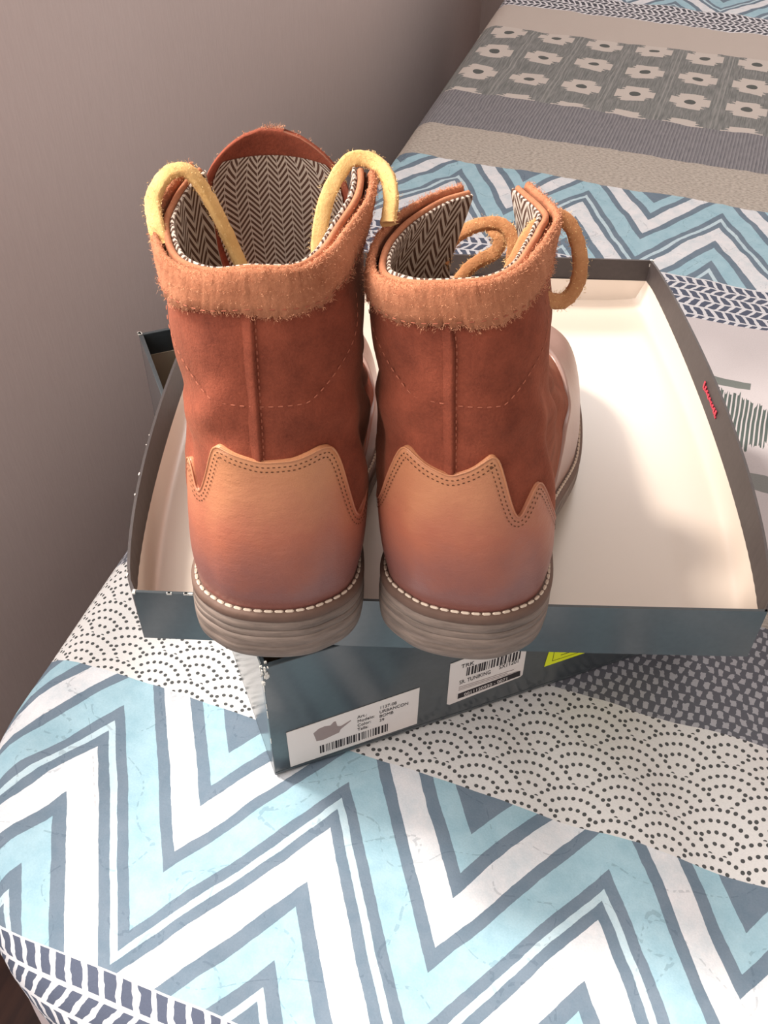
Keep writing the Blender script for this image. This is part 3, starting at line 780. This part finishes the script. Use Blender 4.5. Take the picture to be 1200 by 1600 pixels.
    m_ = MB(); strip_dashes(m_, Ps+side_*.0012+Ns*.0002, Ns, .0017, .0012, .0007, .0003)
    kq = np.linspace(-2.6, 2.6, 90); zq = .124+.018*np.clip(np.abs(kq)-0.9, 0, 9)**1.3
    Pq = np.array([bt.S([k], [bt.level_at(k, z)])[0, 0] for k, z in zip(kq, zq)]); Nq = np.array([bt.N([k], [bt.level_at(k, z)])[0, 0] for k, z in zip(kq, zq)])
    strip_dashes(m_, Pq+Nq*.0003, Nq, .0021, .0016, .0006, .0003)
    Rb = rows[1]+RN*0.0; Rb = R+RN*.0028+dn*.0128; strip_dashes(m_, Rb, RN, .0022, .0022, .0005, .0003)
    tag(m_.build('shaft_stitching', M['rthread'], root, False), kind='stuff')
    # --- leather heel counter with a wavy top
    kz, zz = wave
    tt = np.linspace(-3.05, 3.05, 400); sm = np.interp(tt, kz, zz); sm = np.convolve(np.pad(sm, 7, mode='reflect'), np.ones(15)/15, 'valid')
    zt = lambda k: float(np.interp(k, tt, sm))
    ct, PP, tp, tn = panel_patch(bt, -3.05, 3.05, zt, 161, 22, .0013, 'heel_counter', M['leather'], root)
    m_ = MB()
    for inset in (.0022, .0042):
        q = []; qn = []
        for i, k in enumerate(np.linspace(-2.7, 2.7, 161)):
            l = bt.level_at(k, zt(k)); lm = bt.level_at(k, max(zt(k)-.02, .027)); p = bt.S([k], [l])[0, 0]; q.append(p); qn.append(bt.N([k], [l])[0, 0])
        q = np.array(q); qn = np.array(qn); tg = unit(np.gradient(q, axis=0)); inn = np.cross(tg, qn); inn *= np.sign(-inn[80, 2])
        pts = q+inn*inset+qn*.0015
        strip_dashes(m_, pts, qn, .0011, .0011, .0005, .00012)
    tag(m_.build('counter_stitching', M['dthread'], ct, False), kind='stuff')
    # piping along the counter's top edge
    m_ = MB(); q = tp; ring = []
    tg = unit(np.gradient(q, axis=0)); bi = np.cross(tg, tn)
    for a in np.linspace(0, math.tau, 8): ring.append(q+(bi*math.cos(a)+tn*math.sin(a))*.00045)
    m_.grid(np.array(ring)); m_.build('counter_edge', M['leather'], ct)
    # --- leather vamp over the toes
    kv = [3.12, 3.25, 3.5, 4.0, 5.0, 6.0]; zv = [.030, .046, .062, .072, .080, .082]
    zvf = lambda k: float(np.interp(abs(k), kv, zv))
    _, Pa, _, _ = panel_patch(bt, -6, -3.12, zvf, 40, 16, .0013, 'tmp', M['leather'], None)
    _, Pb, _, _ = panel_patch(bt, 3.12, 6, zvf, 40, 16, .0013, 'tmp', M['leather'], None)
    for o in [o for o in bpy.data.objects if o.name.startswith('tmp')]: bpy.data.objects.remove(o)
    m_ = MB(); m_.grid(Pa); m_.grid(Pb); m_.build('vamp', M['vamp'], root)
    # --- sole: welt, midsole, outsole and heel block
    kk = np.linspace(-6, 6, 145); O = bt.S(kk, [0])[0]; ctr = np.array([0, .13, 0])
    tg = unit(np.gradient(O, axis=0)); on = unit(np.stack([tg[:, 1], -tg[:, 0], 0*tg[:, 0]], 1)); on[0] = on[-1] = (0, 1, 0)
    zc = O[:, 2]
    def ring(off, z_): q = O+on*off; q = q.copy(); q[:, 2] = z_; return q
    def solid(rings, name_, mat, parent, mask=None):
        m2 = MB(); rr = np.array(rings); m2.grid(rr)
        n_ = len(kk)
        for ri, fl in ((0, False), (len(rings)-1, True)):
            half = n_//2
            for i in range(half):          # stitch left to right across the plan
                a, b, c, d = ri*n_+i, ri*n_+i+1, ri*n_+n_-2-i, ri*n_+n_-1-i
                f = (a, b, c, d) if b != c else (a, b, d)
                m2.f.append(f if fl else f[::-1])
        return m2.build(name_, mat, parent)
    sl = solid([ring(.0022, zc+.0012), ring(.0046, zc+.0008), ring(.0052, zc-.0005), ring(.0052, zc-.0030), ring(.0046, zc-.0036)], 'welt', M['welt'], root)
    solid([ring(.0040, zc-.0034), ring(.0049, zc-.0040), ring(.0050, zc-.0078), ring(.0045, zc-.0084)], 'midsole', M['sole'], root)
    lowz = zc-.0120
    solid([ring(.0044, zc-.0082), ring(.0051, zc-.0088), ring(.0050, lowz+.0004), ring(.0044, lowz)], 'outsole', M['sole'], root)
    # heel block: the back part of the outline, down to the ground
    y_b = .072; sel = np.where(O[:, 1] < y_b)[0]; Oh = O[sel]; onh = on[sel]
    rows = []
    for off, z_ in ((.0046, .0140), (.0052, .0135), (.0051, .0090), (.0047, .0083), (.0050, .0076), (.0043, .0026), (.0030, .0008), (.0018, 0.0)):
        q = Oh+onh*off; q = q.copy(); q[:, 2] = z_; rows.append(q)
    m2 = MB(); m2.grid(rows); n_ = len(sel)
    for ri, fl in ((0, False), (len(rows)-1, True)):
        f = tuple(ri*n_+i for i in range(n_)); m2.f.append(f if fl else f[::-1])
    for ri in range(len(rows)-1): m2.f.append((ri*n_, (ri+1)*n_, (ri+1)*n_+n_-1, ri*n_+n_-1))
    m2.build('heel_block', M['sole'], root)
    m_ = MB(); w_ = O+on*.0030; w_ = w_.copy(); w_[:, 2] = zc+.0013
    strip_dashes(m_, w_, np.broadcast_to(np.array([0, 0, 1.0])+0*w_, w_.shape)+on*.5, .0039, .0007, .0014, .0009)
    tag(m_.build('welt_stitching', M['thread'], sl, False), kind='stuff')
    # --- tongue: a curved flap, suede outside and at the border, lined towards the back
    C_, H_, dep = tongue['c'], tongue['h'], tongue['d']
    tv = np.linspace(0, len(C_)-1, 40); cc = crom(np.array(C_), tv); hh = crom(np.array(H_)[:, None], tv)[:, 0]; dd = crom(np.array(dep)[:, None], tv)[:, 0]
    su = np.linspace(-1, 1, 31)
    tan = unit(np.gradient(cc, axis=0)); back = unit(np.cross(np.array([1.0, 0, 0])+0*tan, tan))   # candidate normal
    back *= np.sign(-back[20, 1]) if abs(back[20, 1]) > 0.2 else np.sign(back[20, 2])
    def surf(inset, off, top_in):
        rows = []
        L = np.linspace(0, 1, 40)
        for i in range(40):
            rnd = math.sqrt(max(0.0, 1-max(0, (L[i]-tongue['r'])/(1-tongue['r'])*top_in)**2)) if L[i] > tongue['r'] else 1.0
            hw = max(hh[i]*rnd-inset, 0.0005)
            rows.append(cc[i]+np.outer(su*hw, [1, 0, 0])+np.outer((su*hw/max(hh[i], 1e-4))**2*dd[i], back[i])+back[i]*off)
        return np.array(rows)
    A = surf(0, -.0012, .985); B = surf(0, .0012, .985)
    m_ = MB(); m_.grid(A); m_.grid(B, flip=True)
    n_ = 40*31
    for i in range(39):
        for j in (0, 30):
            a = i*31+j; m_.f.append((a, a+31, n_+a+31, n_+a))
    for j in range(30): a = 39*31+j; m_.f.append((a, a+1, n_+a+1, n_+a))
    tg_ = m_.build('tongue', M['suede'], root)
    nt_ = 34; D = surf(tongue['b'], .0019, 1.0)[:nt_]
    s_ = np.cumsum(np.r_[0, np.linalg.norm(np.diff(cc, axis=0), axis=1)])[:nt_]
    uv = np.stack([np.broadcast_to(su[None, :]*hh[:nt_, None], (nt_, 31)), np.broadcast_to(s_[:, None], (nt_, 31))], -1)
    m_ = MB(); m_.grid(D, uv, flip=True); m_.build('tongue_lining', M['lining'], tg_)
    fz = MB(); hairs(fz, A[-8:], np.broadcast_to(tan[-8:, None, :], A[-8:].shape), 900, .0005, .0014); tag(fz.build('tongue_fuzz', M['fuzz'], tg_, False), kind='stuff')
    # --- laces
    for pth, hint in laces:
        m_ = sweep(pth, .0062, .0034, 8, 12, hint, 0.00012); lo = m_.build('lace', M[lacemat], root)
        fz = MB(); V = np.array(m_.v); Cn = crom(np.array(pth), np.linspace(0, len(pth)-1, (len(pth)-1)*8+1)); Cn = np.repeat(Cn, 13, 0)
        hairs(fz, V, V-Cn, 900, .0004, .0012); tag(fz.build('lace_fuzz', M['lacefuzz'], lo, False), kind='stuff')
    return root

PHI = math.radians(11.9)
one = lambda z: 1.0
rimL_l = [(.000, .004, .177), (-.0165, .0080, .1745), (-.0305, .0190, .1755), (-.0380, .0370, .182), (-.0370, .0510, .188), (-.0335, .0600, .193), (-.0285, .0660, .197)]
rimL_r = [(.000, .004, .177), (.0165, .0080, .1765), (.0255, .0190, .179), (.0318, .0350, .185), (.0370, .0500, .190), (.0385, .0600, .194), (.0380, .0680, .197)]
rimR_l = [(-.0155, .004, .171), (-.0330, .0065, .1685), (-.0438, .0170, .1685), (-.0458, .0350, .173), (-.0405, .0550, .178), (-.0295, .0740, .182), (-.0185, .0850, .184)]
rimR_r = [(-.0155, .004, .171), (-.0010, .0070, .173), (.0080, .0180, .1755), (.0125, .0350, .178), (.0155, .0480, .1805), (.0170, .0600, .1845), (.0050, .0790, .1890)]
wid = lambda zs, fs: (lambda z: float(np.interp(z, zs, fs)))
BOOT_L = Boot((.074, -.048, .1494), 0.0, PHI, rimL_l, rimL_r, 0.0, (-1, 0, one, wid([.03, .06, .1, .15], [1, 1.07, 1.10, .98])))
BOOT_R = Boot((.1558, -.0455, .1499), math.radians(-7.4), PHI, rimR_l, rimR_r, 0.085, (1, 0, wid([.03, .06, .1, .15], [1, 1.05, 1.08, 1.04]), wid([.06, .11, .13, .15], [1, .95, .87, .84])), {(7, -6): (-.026, .094, .150), (7, -5): (-.036, .084, .150), (6, -6): (-.020, .109, .130)})

def ray_local(bt, px, py, y):
    """point of the boot's own frame at depth y (its fore-aft plane) seen at a photo pixel"""
    d = fwd+rt*((px-600)/F_PX)-up*((py-800)/F_PX); Mi = bt.M.inverted()
    o = Mi @ Vector((0, 0, CAM_H+ZB)); d = Mi.to_3x3() @ d
    t = (y-o.y)/d.y; p = o+d*t; return (p.x, p.y, p.z)
def path(bt, L): return [ray_local(bt, *a) for a in L]

lacesL = [(path(BOOT_L, [(254, 385, .030), (243, 350, .036), (240, 308, .046), (262, 272, .053), (290, 266, .056), (316, 292, .056), (345, 345, .055), (368, 395, .054), (388, 440, .052)]), (0, -1, .6)),
          (path(BOOT_L, [(500, 440, .050), (497, 400, .054), (502, 345, .060), (517, 295, .066), (546, 252, .072), (580, 251, .072), (604, 275, .066), (611, 310, .058), (606, 350, .050)]), (0, -.6, .8))]
lacesR = [(path(BOOT_R, [(788, 448, .046), (805, 408, .054), (833, 360, .060), (866, 338, .064), (892, 354, .064), (906, 398, .060), (903, 440, .056), (884, 468, .052), (862, 470, .047), (846, 462, .043)]), (0, -.8, .5)),
          (path(BOOT_R, [(690, 412, .088), (700, 385, .092), (716, 367, .096), (750, 351, .098), (785, 352, .098), (803, 378, .094), (800, 415, .088)]), (0, -.5, .8)),
          (path(BOOT_R, [(708, 456, .098), (728, 424, .100), (752, 406, .102), (772, 396, .104), (782, 374, .106), (768, 356, .110)]), (0, -.5, .8))]
tongL = dict(c=[(-.001, .128, .105), (-.001, .122, .135), (-.001, .112, .165), (-.001, .102, .190), (-.002, .094, .2072)], h=[.020, .026, .031, .032, .029], d=[.006, .009, .012, .012, .010], r=.62, b=.0035)
tongR = dict(c=[(-.008, .122, .096), (-.008, .130, .110), (-.008, .142, .1165), (-.008, .157, .117), (-.008, .172, .112)], h=[.018, .024, .028, .029, .027], d=[.005, .006, .007, .007, .006], r=.62, b=.0035)
waveL = ([-3.05, -2.2, -1.8, -1.65, -1.4, -1.22, -1.05, -.9, -.5, 0, .6, 1.1, 1.35, 1.48, 1.6, 1.75, 1.95, 2.2, 2.5, 3.05],
         [.0315, .075, .089, .087, .0755, .085, .100, .1045, .102, .0995, .100, .103, .1015, .088, .0715, .062, .066, .075, .06, .0315])
waveR = ([-3.05, -2.6, -2.3, -2.0, -1.7, -1.45, -1.2, -1.05, -.6, -.2, .2, .65, .8, .95, 1.05, 1.15, 1.35, 1.6, 1.75, 2.0, 2.4, 3.05],
         [.0315, .066, .068, .0615, .068, .085, .0985, .100, .095, .0925, .0965, .1035, .099, .080, .0725, .0725, .079, .0855, .081, .0648, .045, .0315])
make_boot('ankle_boot', BOOT_L, tongL, lacesL, 'rust suede ankle boot with its tall herringbone-lined tongue standing upright', waveL, 0.0, 'lace')
make_boot('ankle_boot', BOOT_R, tongR, lacesR, 'rust suede ankle boot with a lace ring hanging outside its collar', waveR, -0.16, 'lace_shaded')
